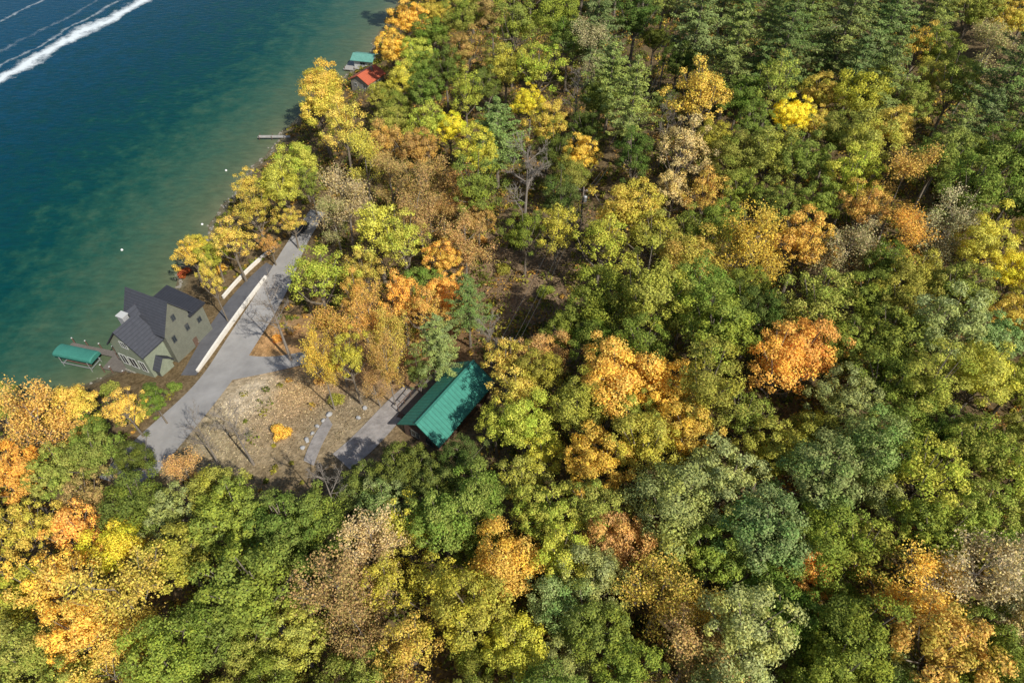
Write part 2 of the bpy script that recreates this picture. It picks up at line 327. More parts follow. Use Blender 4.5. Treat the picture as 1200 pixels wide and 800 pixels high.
for thr in (.8,.72,.64,.58,.54):
  for k in range(2200):
    if len(trees)>=405: break
    x=rng.uniform(-45,1250); y=rng.uniform(-50,850); r=27+17*np.clip(y/750,0,1)
    r*=rng.uniform(.66,1.08)
    if any(inpoly(x+r*.6*math.cos(q),y+r*.6*math.sin(q),m) for m in MASKS for q in range(6)): continue
    if any((x-t[0])**2+(y-t[1])**2<(thr*(r+t[2]/1.1))**2 for t in trees): continue
    p,_=at(x,y,10)
    if dist(p[0],p[1])<6.5 or (x<260 and y<470): continue
    if x<420 and y<400 : continue
    near=sorted(trees[:n_listed],key=lambda t:(x-t[0])**2+(y-t[1])**2)[:3]; t=near[int(rng.integers(0,3))]
    c=t[3] if t[3]!='B' else 'O'; f=t[4] if t[4]!='bare' else 'broad'
    if c=='A' and rng.random()<.5: c='O'
    if c in 'RT' and rng.random()<.5: c='G'; f='broad'
    if c=='L': c='Y'
    trees.append([x,y,r*1.08,c,f])
print('TREES listed',n_listed,'total',len(trees))
LM=[((-60,82),15,'beside the lakeside grey house'),((-8,58),13,'beside the green roofed house'),]
def add_lm(px,py,r,s): p,_=at(px,py); LM.append(((p[0],p[1]),r,s))
add_lm(330,290,11,'by the far road end'); add_lm(300,400,12,'by the road junction'); add_lm(190,510,12,'by the near road end'); add_lm(620,330,14,'at the brown clearing'); add_lm(300,480,12,'on the tan slope')
recs=[]
for (px,py,r,c,f) in trees:
    k=int(rng.integers(0,len(PROTO[f]))); (tm,cm),hz=PROTO[f][k]
    base=hz; s=1.0; hs=1.0
    for _ in range(4):
        p,t=at(px,py,base*hs); s=r*t/F/R0
        s=min(max(s,.45),1.6)
        hs=s if s<1 else 1+(s-1)*.5
        if f=='bare': hs=max(hs,.75)
        if px<480 and 300<py<440 and f in('thin','sparse'): hs=max(hs,.95)
    p,t=at(px,py,base*hs)
    x,y=p[0],p[1]; g=G(x,y)
    if dist(x,y)<.8:
        x=float(shore(y))+1.0; g=G(x,y)
    g=max(g,.1)
    name={'pine':'pine_tree','bare':'bare_tree'}.get(f,'broadleaf_tree')
    e=empty(name,(x,y,g-.15),rng.uniform(0,6.28)); e.scale=(s,s,hs*rng.uniform(.96,1.1))
    a=bpy.data.objects.new('trunk',tm); link(a,e)
    b=bpy.data.objects.new('branches' if f=='bare' else 'crown',cm); link(b,e)
    cc=np.array(COL[c][0])*rng.uniform(.82,1.15)*np.array([rng.uniform(.92,1.05),1,rng.uniform(.85,1.1)])
    b.color=(*cc,1); recs.append((e,x,y,px,py,c,f,s))
def ordn(i,n):
    W=['leftmost','second from left','third from left','fourth from left','fifth from left','sixth from left','seventh from left','eighth from left','ninth from left','tenth from left']
    if i==n-1: return 'rightmost'
    return W[i] if i<10 else f'number {i+1} from left'
NUM=['','one','two','three','four','five','six','seven','eight','nine','ten','eleven','twelve','thirteen','fourteen']
buckets={}
for rc in recs:
    e,x,y,px,py,c,f,s=rc
    loc=None
    for (q,rad,txt) in LM:
        if (x-q[0])**2+(y-q[1])**2<rad*rad: loc=txt; break
    if loc is None and dist(x,y)<9: loc='on the lake shore'
    if loc is None:
        row='top' if py<130 else 'upper' if py<300 else 'middle' if py<470 else 'lower' if py<640 else 'bottom'
        cl='far left' if px<200 else 'left' if px<400 else 'centre left' if px<600 else 'centre' if px<800 else 'centre right' if px<1000 else 'far right'
        loc=f'at {row} {cl}'
    sz='small' if s<.72 else 'large' if s>1.05 else ''
    fm={'pine':'tiered pine','bare':'leafless tree','sparse':'thinly leaved tree','thin':'loose crowned tree','tall':'tall oval tree','broad':'round crowned tree'}[f]
    cn=COL[c][1] if f!='bare' else 'grey'
    buckets.setdefault((' '.join(f'{sz} {cn} {fm}'.split()),loc),[]).append(rc)
for (lk,loc),L in buckets.items():
    L.sort(key=lambda q:q[3])
    for i,rc in enumerate(L):
        lab=f'{lk} {loc}' if len(L)==1 else f'{lk} {loc}, {ordn(i,len(L))} of {NUM[len(L)] if len(L)<15 else len(L)}'
        f=rc[6]
        tag(rc[0],lab,'pine tree' if f=='pine' else 'tree',{'pine':'pines on the hillside','bare':'leafless trees on the slope'}.get(f,'autumn broadleaf trees on the hillside'))

# ------------------------------------------------------------------ ground sheet
def axis(a,b,step,far0,far1):
    c=list(np.arange(a,b+.01,step)); s=step; x=c[-1]
    while x<far1: s*=1.35; x+=s; c.append(x)
    s=step; x=c[0]; lo=[]
    while x>far0: s*=1.35; x-=s; lo.append(x)
    return np.array(lo[::-1]+c)
def grid(name,X,Y,Z,mat,colr=None,attr=None):
    nx,ny=len(X[0]),len(X); V=np.stack([X,Y,Z],-1).reshape(-1,3)
    i,j=np.meshgrid(np.arange(nx-1),np.arange(ny-1)); a=(j*nx+i).ravel()
    Fc=np.stack([a,a+1,a+nx+1,a+nx],1)
    me=bpy.data.meshes.new(name); me.vertices.add(len(V)); me.vertices.foreach_set('co',V.astype(np.float32).ravel())
    me.loops.add(Fc.size); me.loops.foreach_set('vertex_index',Fc.astype(np.int32).ravel()); me.polygons.add(len(Fc)); me.polygons.foreach_set('loop_start',np.arange(0,Fc.size,4,dtype=np.int32)); me.update(calc_edges=True)
    if colr is not None:
        c=me.color_attributes.new('lc','FLOAT_COLOR','POINT'); q=np.ones((len(V),4),np.float32); q[:,:3]=colr.reshape(-1,3); c.data.foreach_set('color',q.ravel())
    if attr is not None:
        c=me.attributes.new('off','FLOAT','POINT'); c.data.foreach_set('value',attr.astype(np.float32).ravel())
    me.materials.append(mat); o=bpy.data.objects.new(name,me); return link(o)
ANCH=[(610,330,14,(.27,.19,.12)),(560,300,9,(.36,.25,.15)),(310,478,10,(.58,.46,.3)),(270,510,8,(.45,.37,.23)),(350,480,9,(.5,.38,.23)),(430,425,11,(.55,.29,.12)),(385,410,9,(.56,.33,.15)),(470,380,9,(.42,.24,.11)),(325,400,4,(.62,.36,.16)),(640,280,8,(.24,.18,.12)),(400,490,8,(.42,.33,.21)),(300,462,5,(.74,.62,.45)),(355,455,5,(.6,.42,.22))]
def gcol(x,y):
    c=np.zeros(x.shape+(3,)); c[:]=(.2,.145,.08)
    for (px,py,r,k) in ANCH:
        p,_=at(px,py); w=np.exp(-((x-p[0])**2+(y-p[1])**2)/(r*r))[...,None]; w=np.clip(w*1.3,0,1); c=c*(1-w)+np.array(k)*w
    w=np.clip(1-np.abs(dist(x,y)-.6)/2.0,0,1)[...,None]; c=c*(1-w)+np.array((.2,.19,.13))*w
    return c
m,nt,o=new_mat('forest_floor'); M['ground']=m
a=nd(nt,'ShaderNodeAttribute',attribute_name='lc'); tc=nd(nt,'ShaderNodeTexCoord')
n1=nd(nt,'ShaderNodeTexNoise'); n1.inputs['Scale'].default_value=.6; n1.inputs['Detail'].default_value=10; n1.inputs['Roughness'].default_value=.78
n2=nd(nt,'ShaderNodeTexVoronoi'); n2.inputs['Scale'].default_value=3.2
nt.links.new(tc.outputs['Object'],n1.inputs['Vector']); nt.links.new(tc.outputs['Object'],n2.inputs['Vector'])
r=nd(nt,'ShaderNodeValToRGB'); r.color_ramp.elements[0].position=.32; r.color_ramp.elements[1].position=.66; r.color_ramp.elements[0].color=(.52,.49,.42,1); r.color_ramp.elements[1].color=(1.0,1.0,1.0,1)
nt.links.new(n1.outputs['Fac'],r.inputs[0])
mu=nd(nt,'ShaderNodeMix',data_type='RGBA',blend_type='MULTIPLY'); mu.inputs[0].default_value=1; nt.links.new(a.outputs['Color'],mu.inputs[6]); nt.links.new(r.outputs[0],mu.inputs[7])
hs=nd(nt,'ShaderNodeSeparateColor'); nt.links.new(n2.outputs['Color'],hs.inputs[0]); mr=nd(nt,'ShaderNodeMapRange'); mr.inputs[3].default_value=.75; mr.inputs[4].default_value=1.35; nt.links.new(hs.outputs[0],mr.inputs[0])
hv=nd(nt,'ShaderNodeHueSaturation'); nt.links.new(mr.outputs[0],hv.inputs['Value']); nt.links.new(mu.outputs[2],hv.inputs['Color'])
d=nd(nt,'ShaderNodeBsdfDiffuse'); b=nd(nt,'ShaderNodeBump'); b.inputs['Strength'].default_value=.6; b.inputs['Distance'].default_value=.3; nt.links.new(n1.outputs['Fac'],b.inputs['Height']); nt.links.new(b.outputs[0],d.inputs['Normal'])
nt.links.new(hv.outputs[0],d.inputs[0]); nt.links.new(d.outputs[0],o.inputs[0])
gx=axis(-112,110,1.2,-420,1500); gy=axis(-6,262,1.2,-300,1800)
X,Y=np.meshgrid(gx,gy); Z=ground(X,Y)
tag(grid('ground',X,Y,Z,M['ground'],gcol(X,Y)),kind='structure')

# ------------------------------------------------------------------ water
m,nt,o=new_mat('lake_water'); M['water']=m
a=nd(nt,'ShaderNodeAttribute',attribute_name='off'); tc=nd(nt,'ShaderNodeTexCoord')
n0=nd(nt,'ShaderNodeTexNoise'); n0.inputs['Scale'].default_value=.2; n0.inputs['Detail'].default_value=8; n0.inputs['Roughness'].default_value=.68; nt.links.new(tc.outputs['Object'],n0.inputs['Vector'])
nm=nd(nt,'ShaderNodeMapRange'); nm.inputs[1].default_value=.3; nm.inputs[2].default_value=.7; nm.inputs[3].default_value=-1; nm.inputs[4].default_value=1; nt.links.new(n0.outputs['Fac'],nm.inputs[0])
am=nd(nt,'ShaderNodeMath',operation='MULTIPLY_ADD'); am.inputs[1].default_value=.45; am.inputs[2].default_value=1.0; nt.links.new(nm.outputs[0],am.inputs[0])
ad=nd(nt,'ShaderNodeMath',operation='MULTIPLY'); nt.links.new(am.outputs[0],ad.inputs[0]); nt.links.new(a.outputs['Fac'],ad.inputs[1])
mr=nd(nt,'ShaderNodeMapRange'); mr.inputs[1].default_value=0; mr.inputs[2].default_value=100; nt.links.new(ad.outputs[0],mr.inputs[0])
r=nd(nt,'ShaderNodeValToRGB'); cr=r.color_ramp
cr.elements[0].position=0; cr.elements[0].color=(.13,.145,.08,1); cr.elements[1].position=1; cr.elements[1].color=(.0004,.046,.088,1)
for p,c in ((.045,(.075,.115,.065,1)),(.13,(.042,.1,.063,1)),(.23,(.014,.073,.052,1)),(.34,(.002,.049,.046,1)),(.54,(.0006,.04,.055,1))):
    e=cr.elements.new(p); e.color=c
nt.links.new(mr.outputs[0],r.inputs[0])
mp=nd(nt,'ShaderNodeMapping'); mp.inputs['Rotation'].default_value=(0,0,math.radians(25)); mp.inputs['Scale'].default_value=(.55,1.3,1); nt.links.new(tc.outputs['Object'],mp.inputs[0])
w1=nd(nt,'ShaderNodeTexNoise'); w1.inputs['Scale'].default_value=.7; w1.inputs['Detail'].default_value=5; w1.inputs['Roughness'].default_value=.6; nt.links.new(mp.outputs[0],w1.inputs['Vector'])
b=nd(nt,'ShaderNodeBump'); b.inputs['Strength'].default_value=.4; b.inputs['Distance'].default_value=.3; nt.links.new(w1.outputs['Fac'],b.inputs['Height'])
rm=nd(nt,'ShaderNodeMapRange'); rm.inputs[1].default_value=.3; rm.inputs[2].default_value=.7; rm.inputs[3].default_value=.84; rm.inputs[4].default_value=1.16; nt.links.new(w1.outputs['Fac'],rm.inputs[0])
hv=nd(nt,'ShaderNodeHueSaturation'); nt.links.new(rm.outputs[0],hv.inputs['Value']); nt.links.new(r.outputs[0],hv.inputs['Color'])
p=nd(nt,'ShaderNodeBsdfPrincipled'); p.inputs['Roughness'].default_value=.1; p.inputs['IOR'].default_value=1.33; p.inputs['Specular IOR Level'].default_value=.2
nt.links.new(hv.outputs[0],p.inputs['Base Color']); nt.links.new(b.outputs[0],p.inputs['Normal']); nt.links.new(p.outputs[0],o.inputs[0])
wx=axis(-140,-20,2.5,-2500,60); wy=axis(20,260,2.5,-1500,2500)
X,Y=np.meshgrid(wx,wy)
tag(grid('water',X,Y,X*0,M['water'],None,np.maximum(-dist(X,Y),-2)),kind='structure')

def foam_mat(name,dens,edge=1.0,soft=.3,mx=.95):
    m,nt,o=new_mat(name)
    uv=nd(nt,'ShaderNodeUVMap'); s=nd(nt,'ShaderNodeSeparateXYZ'); nt.links.new(uv.outputs[0],s.inputs[0])
    tc=nd(nt,'ShaderNodeTexCoord'); n=nd(nt,'ShaderNodeTexNoise'); n.inputs['Scale'].default_value=.42; n.inputs['Detail'].default_value=10; n.inputs['Roughness'].default_value=.8; nt.links.new(tc.outputs['Object'],n.inputs['Vector'])
    n3=nd(nt,'ShaderNodeTexNoise'); n3.inputs['Scale'].default_value=.09; n3.inputs['Detail'].default_value=3; nt.links.new(tc.outputs['Object'],n3.inputs['Vector'])
    sw=nd(nt,'ShaderNodeMath',operation='MULTIPLY_ADD'); sw.inputs[1].default_value=.7; nt.links.new(n3.outputs['Fac'],sw.inputs[0]); nt.links.new(s.outputs[1],sw.inputs[2])
    sb=nd(nt,'ShaderNodeMath',operation='SUBTRACT'); sb.inputs[1].default_value=.85; nt.links.new(sw.outputs[0],sb.inputs[0])
    ab=nd(nt,'ShaderNodeMath',operation='ABSOLUTE'); nt.links.new(sb.outputs[0],ab.inputs[0])
    ma=nd(nt,'ShaderNodeMath',operation='MULTIPLY_ADD'); ma.inputs[1].default_value=-edge; nt.links.new(ab.outputs[0],ma.inputs[0]); nt.links.new(n.outputs['Fac'],ma.inputs[2])
    mr=nd(nt,'ShaderNodeMapRange'); mr.inputs[1].default_value=dens; mr.inputs[2].default_value=dens+soft; mr.inputs[4].default_value=mx; nt.links.new(ma.outputs[0],mr.inputs[0])
    e1=nd(nt,'ShaderNodeMath',operation='SUBTRACT'); e1.inputs[1].default_value=.5; nt.links.new(s.outputs[1],e1.inputs[0]); e2=nd(nt,'ShaderNodeMath',operation='ABSOLUTE'); nt.links.new(e1.outputs[0],e2.inputs[0])
    e3=nd(nt,'ShaderNodeMapRange'); e3.inputs[1].default_value=.5; e3.inputs[2].default_value=.35; nt.links.new(e2.outputs[0],e3.inputs[0])
    mm=nd(nt,'ShaderNodeMath',operation='MULTIPLY'); nt.links.new(mr.outputs[0],mm.inputs[0]); nt.links.new(e3.outputs[0],mm.inputs[1])
    t=nd(nt,'ShaderNodeBsdfTransparent'); d=nd(nt,'ShaderNodeBsdfDiffuse'); d.inputs[0].default_value=(.7,.76,.78,1); ms=nd(nt,'ShaderNodeMixShader')
    nt.links.new(mm.outputs[0],ms.inputs[0]); nt.links.new(t.outputs[0],ms.inputs[1]); nt.links.new(d.outputs[0],ms.inputs[2]); nt.links.new(ms.outputs[0],o.inputs[0]); return m
M['foam']=foam_mat('foam',.08,1.7,.34,.95); M['thinfoam']=foam_mat('thin_foam',.36,1.2,.25,.5); M['faint']=foam_mat('faint_foam',.4,.9,.3,.3)
def ribbon(name,pairs,mat,dz,cols=6,step=.8,water=False,**k):
    A=np.array([at(*q[0])[0] for q in pairs]); B=np.array([at(*q[1])[0] for q in pairs])
    mid=(A+B)/2; s=np.r_[0,np.cumsum(np.linalg.norm(np.diff(mid[:,:2],axis=0),axis=1))]
    n=max(4,int(s[-1]/step)); tt=np.linspace(0,s[-1],n)
    def cub(P):
        out=[]
        for d_ in range(2):
            v=np.interp(tt,s,P[:,d_]); kk=min(7,n//3); v2=np.convolve(np.pad(v,kk,mode='reflect',reflect_type='odd'),np.ones(2*kk+1)/(2*kk+1),mode='valid'); out.append(v2)
        return out
    ax,ay=cub(A); bx,by=cub(B)
    u=np.linspace(0,1,cols)[None,:]; X=ax[:,None]*(1-u)+bx[:,None]*u; Y=ay[:,None]*(1-u)+by[:,None]*u
    Z=(X*0 if water else ground(X,Y))+dz
    o=grid(name,X,Y,Z,mat); me=o.data; uvl=me.uv_layers.new(name='UVMap')
    li=np.empty(len(me.loops),np.int32); me.loops.foreach_get('vertex_index',li)
    uvv=np.stack([(li//cols)/n,(li%cols)/(cols-1)],1).astype(np.float32); uvl.data.foreach_set('uv',uvv.ravel())
    tag(o,**k); return o,X,Y
ribbon('boat_wake',[((-60,112),(-50,146)),((0,76),(4,108)),((60,44),(66,70)),((115,15),(122,38)),((172,-14),(179,6)),((240,-50),(245,-34))],M['foam'],.02,step=2,water=True,kind='stuff',label='broad white foam trail of a boat crossing the upper left lake',cat='boat wake')
ribbon('boat_wake',[((-50,92),(-46,104)),((30,57),(34,70)),((90,22),(94,34)),((150,-12),(154,0)),((200,-36),(204,-26))],M['thinfoam'],.03,step=2,water=True,kind='stuff',label='thin broken foam line just above the broad white trail',cat='boat wake')
ribbon('boat_wake',[((-40,42),(-36,54)),((0,18),(4,28)),((50,-6),(54,4)),((90,-28),(94,-18))],M['thinfoam'],.03,step=2,water=True,kind='stuff',label='short foam line in the top left corner of the lake',cat='boat wake')
ribbon('boat_wake',[((-50,74),(-46,88)),((20,44),(24,58)),((80,14),(84,24)),((130,-14),(134,-4))],M['faint'],.025,step=2,water=True,kind='stuff',label='faint foam streak between the two bright foam lines',cat='boat wake')

# ------------------------------------------------------------------ roads
RP=[]
def road(name,pairs,mat,dz):
    o,X,Y=ribbon(name,pairs,mat,dz,kind='structure'); RP.append(np.stack([X.ravel(),Y.ravel()],1)); return o
road('road',[((364,246),(382,250)),((350,265),(370,268)),((334,288),(356,291)),((321,310),(348,316)),((305,338),(334,348)),((285,368),(317,378)),((264,400),(299,404)),((245,428),(283,430)),((232,450),(268,454)),((205,476),(246,482)),((172,502),(218,514)),((142,530),(192,546)),((116,560),(168,576))],M['asphalt'],.11)
road('side_road',[((270,412),(252,450)),((290,418),(280,444)),((306,420),(300,440)),((324,419),(320,437)),((342,416),(341,432)),((358,412),(361,426))],M['asphalt'],.14)
road('lower_lane',[((312,308),(320,312)),((288,328),(306,334)),((262,358),(284,364)),((240,390),(262,394)),((224,418),(244,420)),((212,440),(230,440))],M['lane'],.09)
road('driveway',[((474,452),(496,458)),((456,468),(482,478)),((436,490),(464,502)),((416,510),(442,526)),((390,532),(410,550))],M['gravel'],.1)
road('driveway',[((384,488),(390,498)),((374,500),(384,509)),((363,518),(375,525)),((356,540),(368,546))],M['gravel'],.13)
RPA=np.vstack(RP)

# undergrowth
N0=6500; X=rng.uniform(-110,95,N0*3); Y=rng.uniform(5,245,N0*3); D=dist(X,Y); ok=D>1.2
X,Y=X[ok],Y[ok]
px,py,_=project(X,Y,ground(X,Y)); vis=(px>-60)&(px<1260)&(py>-60)&(py<900); X,Y=X[vis],Y[vis]
dm=np.array([np.min((RPA[:,0]-a)**2+(RPA[:,1]-b)**2) for a,b in zip(X,Y)]); X,Y,dm=X[dm>2.0],Y[dm>2.0],dm[dm>2.0]
keep=np.ones(len(X),bool)
for i,(a,b) in enumerate(zip(X,Y)):
    q=project(a,b,G(a,b))
    for mk,pr in ((MASKS[0],1),(MASKS[2],.7),(MASKS[4],.93),(MASKS[5],.92)):
        if inpoly(q[0],q[1],mk) and rng.random()<pr: keep[i]=False
    if (a+60.4)**2+(b-82.6)**2<100 or (a+8)**2+(b-60)**2<90: keep[i]=False
X,Y,dm=X[keep],Y[keep],dm[keep]; Zc=ground(X,Y)
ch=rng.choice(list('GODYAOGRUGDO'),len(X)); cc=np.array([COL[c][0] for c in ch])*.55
big=np.where((dm>60)&(dist(X,Y)>5),1.0,.45)
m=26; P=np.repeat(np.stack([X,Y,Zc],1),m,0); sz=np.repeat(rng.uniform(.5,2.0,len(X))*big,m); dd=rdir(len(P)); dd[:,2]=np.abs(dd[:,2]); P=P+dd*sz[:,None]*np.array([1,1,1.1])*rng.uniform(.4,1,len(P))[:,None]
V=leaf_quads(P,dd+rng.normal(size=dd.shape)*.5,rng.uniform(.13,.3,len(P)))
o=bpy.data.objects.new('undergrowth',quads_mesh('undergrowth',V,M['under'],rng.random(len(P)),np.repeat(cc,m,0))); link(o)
tag(o,'low mixed brush and saplings covering the forest floor between the trees','undergrowth',kind='stuff')
P=[]
for (pxx,pyy,r_,n_) in ((310,482,10,1300),(270,510,8,1300),(350,470,9,1500),(610,330,16,2500),(400,500,8,800),(400,430,12,2200)):
    q,_=at(pxx,pyy); P.append(np.stack([q[0]+rng.normal(size=n_)*r_*.5,q[1]+rng.normal(size=n_)*r_*.5],1))
P=np.vstack(P); dm=np.array([np.min((RPA[:,0]-a)**2+(RPA[:,1]-b)**2) for a,b in P]); P=P[dm>1.2]
P3=np.c_[P,ground(P[:,0],P[:,1])+.12]; g=gcol(P[:,0],P[:,1])*.85
V=leaf_quads(P3,rng.normal(size=P3.shape)+np.array([0,0,.8]),rng.uniform(.08,.2,len(P3)),.5)
o=bpy.data.objects.new('dry_grass',quads_mesh('dry_grass',V,M['under'],rng.random(len(P3))*.1,g)); link(o); tag(o,'tan dry grass and fallen leaves on the open slope','grass',kind='stuff')
n=260; yy=rng.uniform(70,215,n); xx=shore(yy)+rng.normal(size=n)*.6+.4; mb=MB()
for x_,y_ in zip(xx,yy):
    s=rng.uniform(.15,.4); z_=max(G(x_,y_),-.1); vs=[]
    for k in range(5): an=k*1.256+rng.random()*.5; vs.append((x_+s*math.cos(an),y_+s*math.sin(an),z_-.1))
    for k in range(5): an=k*1.256+rng.random()*.5; vs.append((x_+s*.6*math.cos(an),y_+s*.6*math.sin(an),z_+s*.6))
    mb.poly(vs,[(5,6,7,8,9)]+[(k,(k+1)%5,5+(k+1)%5,5+k) for k in range(5)])
mb.build('shore_stones',M['stone'],label='grey rubble stones strewn along the waterline',cat='stones',kind='stuff')

# ------------------------------------------------------------------ building helpers
def gable_walls(x0,x1,y0,y1,zb,ze,zr,axis):
    mb=MB()
    if axis=='y': mb.extrude([(x0,zb),(x1,zb),(x1,ze),((x0+x1)/2,zr),(x0,ze)],'y',y0,y1)
    else: mb.extrude([(y0,zb),(y1,zb),(y1,ze),((y0+y1)/2,zr),(y0,ze)],'x',x0,x1)
    return mb
def gable_roof(x0,x1,y0,y1,ze,zr,axis,oh=.5,th=.22):
    mb=MB(); a,b=(x0,x1) if axis=='y' else (y0,y1); c=(a+b)/2; sl=(zr-ze)/((b-a)/2)
    lo=ze-sl*oh
    prof=[(a-oh,lo+.03),(c,zr+.03),(b+oh,lo+.03),(b+oh,lo+.03+th),(c,zr+.03+th),(a-oh,lo+.03+th)]
    s,e=(y0,y1) if axis=='y' else (x0,x1)
    n=6
    def P(u,z,t): return (t,u,z) if axis=='x' else (u,t,z)
    vs=[P(u,z,s-oh) for u,z in prof]+[P(u,z,e+oh) for u,z in prof]
    fs=[(0,1,4,5),(1,2,3,4),(6,7,10,11),(7,8,9,10)]+[(i,(i+1)%n,n+(i+1)%n,n+i) for i in range(n)]
    mb.poly(vs,fs); return mb
def window(parent,c,w,h,face,mull=1,frame='trim'):
    ax=face[0]; sg=1 if face[1]=='+' else -1
    def B(mb,du,dz,wu,hz,dep,off):
        if ax=='x': mb.box((c[0]+sg*off,c[1]+du,c[2]+dz),(dep,wu,hz))
        else: mb.box((c[0]+du,c[1]+sg*off,c[2]+dz),(wu,dep,hz))
    f=MB(); t=.08
    B(f,0,h/2-t/2,w,t,.12,.03); B(f,0,-h/2+t/2,w,t,.12,.03); B(f,-w/2+t/2,0,t,h-2*t,.12,.03); B(f,w/2-t/2,0,t,h-2*t,.12,.03)
    for k in range(1,mull+1): B(f,-w/2+w*k/(mull+1),0,.05,h-2*t,.1,.03)
    fr=f.build('window',M[frame],parent); g=MB(); B(g,0,0,w-2*t+.002,h-2*t+.002,.03,.02); g.build('pane',M['glass'],fr)
    return fr

# ------------------------------------------------------------------ lakeside house
H=empty('lake_house',(-59.3,80.0,.2),math.radians(-24),label='grey shingled lakeside house with steep cross gables and sage siding',cat='house')
H.scale=(.98,.9,1.2)
DT='darktrim'
MB().box((0,0,.5),(8.5,14.6,1.9)).build('foundation',M['stone'],H)
gable_walls(-4.0,4.0,-2.4,3.8,1.45,8.2,11.9,'x').build('wall',M['siding2'],H)
gable_roof(-4.0,4.0,-2.4,3.8,8.2,11.9,'x',.5).build('roof',M['shingle'],H)
gable_walls(-4.0,2.8,-7.1,-2.402,1.45,7.0,10.2,'y').build('wall',M['siding'],H)
gable_roof(-4.0,2.8,-7.1,-2.8,7.0,10.2,'y',.5).build('roof',M['shingle'],H)
MB().box((.3,5.5,4.3),(7.2,3.38,5.7)).build('wall',M['siding2'],H)
rb=MB(); rb.poly([(-3.7,3.5,8.1),(4.4,3.5,7.2),(4.4,7.7,7.2),(-3.7,7.7,8.1),(-3.7,3.5,8.35),(4.4,3.5,7.45),(4.4,7.7,7.45),(-3.7,7.7,8.35)],[(3,2,1,0),(4,5,6,7),(0,1,5,4),(1,2,6,5),(2,3,7,6),(3,0,4,7)])
rb.build('roof',M['darkroof'],H)
gable_walls(2.81,3.9,-6.4,-3.4,1.45,3.8,5.1,'x').build('entry_porch',M['siding'],H)
gable_roof(3.2,4.0,-6.4,-3.4,3.8,5.1,'x',.35,.15).build('porch_roof',M['shingle'],H)
chn=MB().box((-1.9,-3.9,9.2),(1.2,1.2,2.9)).build('chimney',M['chim'],H); MB().box((-1.9,-3.9,10.73),(1.45,1.45,.15)).build('chimney_cap',M['trim'],chn)
gable_walls(-3.4,-1.0,-2.7,-.4,8.0,9.6,10.4,'y').build('dormer',M['siding'],H); gable_roof(-3.4,-1.0,-2.7,0,9.6,10.4,'y',.3,.14).build('dormer_roof',M['shingle'],H)
for (y,z,w,h) in ((-1.0,6.0,.9,1.2),(2.4,6.0,.9,1.2),(.7,9.0,.9,1.1),(5.4,5.4,1.0,1.0)): window(H,(4.0 if y<4 else 3.9,y,z),w,h,'x+',1,DT)
for (x,z,w,h,mm) in ((-2.8,4.0,1.5,2.0,1),(-.8,4.0,1.7,2.0,1),(1.4,4.0,1.3,2.0,1),(-.6,7.6,1.5,1.2,2)): window(H,(x,-7.1,z),w,h,'y-',mm,'trim')
for x in (-3,-1,1.2): window(H,(x,-7.3,.75),1.4,.8,'y-',1,DT)
window(H,(3.35,-6.4,2.9),.8,1.2,'y-',0,DT)
dr=MB().box((4.03,2.7,2.5),(.08,1.0,2.1)).build('door',M['wood'],H); MB().box((4.1,3.05,2.45),(.08,.08,.2)).build('handle',M['metal'],dr)
dk=MB().box((-5.4,-1.5,1.85),(2.6,9,.16)).build('deck',M['deck'],H)
rl=MB()
for y in np.arange(-6,3.1,1.5): rl.box((-6.65,y,2.45),(.1,.1,1.1))
rl.box((-6.65,-1.5,3.02),(.12,9.1,.07)); rl.box((-6.65,-1.5,2.5),(.04,9,.05)); rl.build('railing',M['wood'],dk)
for y in (-5.7,-1.5,2.8): MB().box((-6.5,y,.8),(.22,.22,1.94)).build('deck_post',M['wood'],dk)

# ------------------------------------------------------------------ dock and canopy
D0=empty('boat_dock',(-69.4,78.3,0),math.radians(-14),label='dark timber boat dock between the lakeside house and the green canopy',cat='dock')
MB().box((1.9,0,.75),(5.4,3.4,.18)).build('platform',M['deck'],D0)
MB().box((-5.3,1.7,.75),(9.2,1.2,.16)).build('walkway',M['deck'],D0)
for (x,y) in ((-9.5,2.4),(-6.8,2.4),(-4.0,2.4),(-1.3,2.4),(-.6,-1.85),(1.2,-1.85),(3.6,-1.85),(1.2,1.85),(3.6,1.85)):
    pp=MB().tube([(x,y,-2.2),(x,y,2.0 if x<2 else 1.6)],[.12,.12],8).build('piling',M['wood'],D0); MB().tube([(x,y,1.58 if x>=2 else 1.98),(x,y,1.66 if x>=2 else 2.06)],[.15,.1],8).build('piling_cap',M['trim'],pp)
MB().box((2.4,1.1,1.1),(1.4,.45,.5)).build('storage_box',M['greydeck'],D0)
LFT=empty('boat_lift',(-75.0,78.6,0),math.radians(-14),label='boat lift under a green canvas canopy off the timber dock',cat='boat lift')
cm=MB(); prof=[]; hw=1.3
for k in range(9): an=math.pi*k/8; prof.append((-hw*math.cos(an),2.75+.5*math.sin(an)**.8))
prof=[(-hw,2.45)]+prof+[(hw,2.45)]
n=len(prof); L=[-3.8,-3.6,3.6,3.8]; vs=[]
for i,xx_ in enumerate(L):
    for (u,z) in prof: vs.append((xx_,u*(0.97 if i in(0,3) else 1),z-(.12 if i in (0,3) else 0)))
fs=[(i*n+k,i*n+k+1,(i+1)*n+k+1,(i+1)*n+k) for i in range(3) for k in range(n-1)]+[tuple(range(n)),tuple(range(3*n,4*n))]
cm.poly(vs,fs).build('canopy',M['canopy'],LFT)
for x in (-2.8,2.8):
    for y in (-1.2,1.2): MB().tube([(x,y,-2.2),(x,y,2.7)],[.07,.07],6).build('post',M['metal'],LFT)
fr=MB()
for y in (-1.2,1.2): fr.box((0,y,.9),(6,.12,.16)); fr.box((0,y,2.5),(7.4,.07,.07))
for x in (-2.8,2.8): fr.box((x,0,.6),(.12,2.4,.16))
fr.build('lift_frame',M['metal'],LFT)
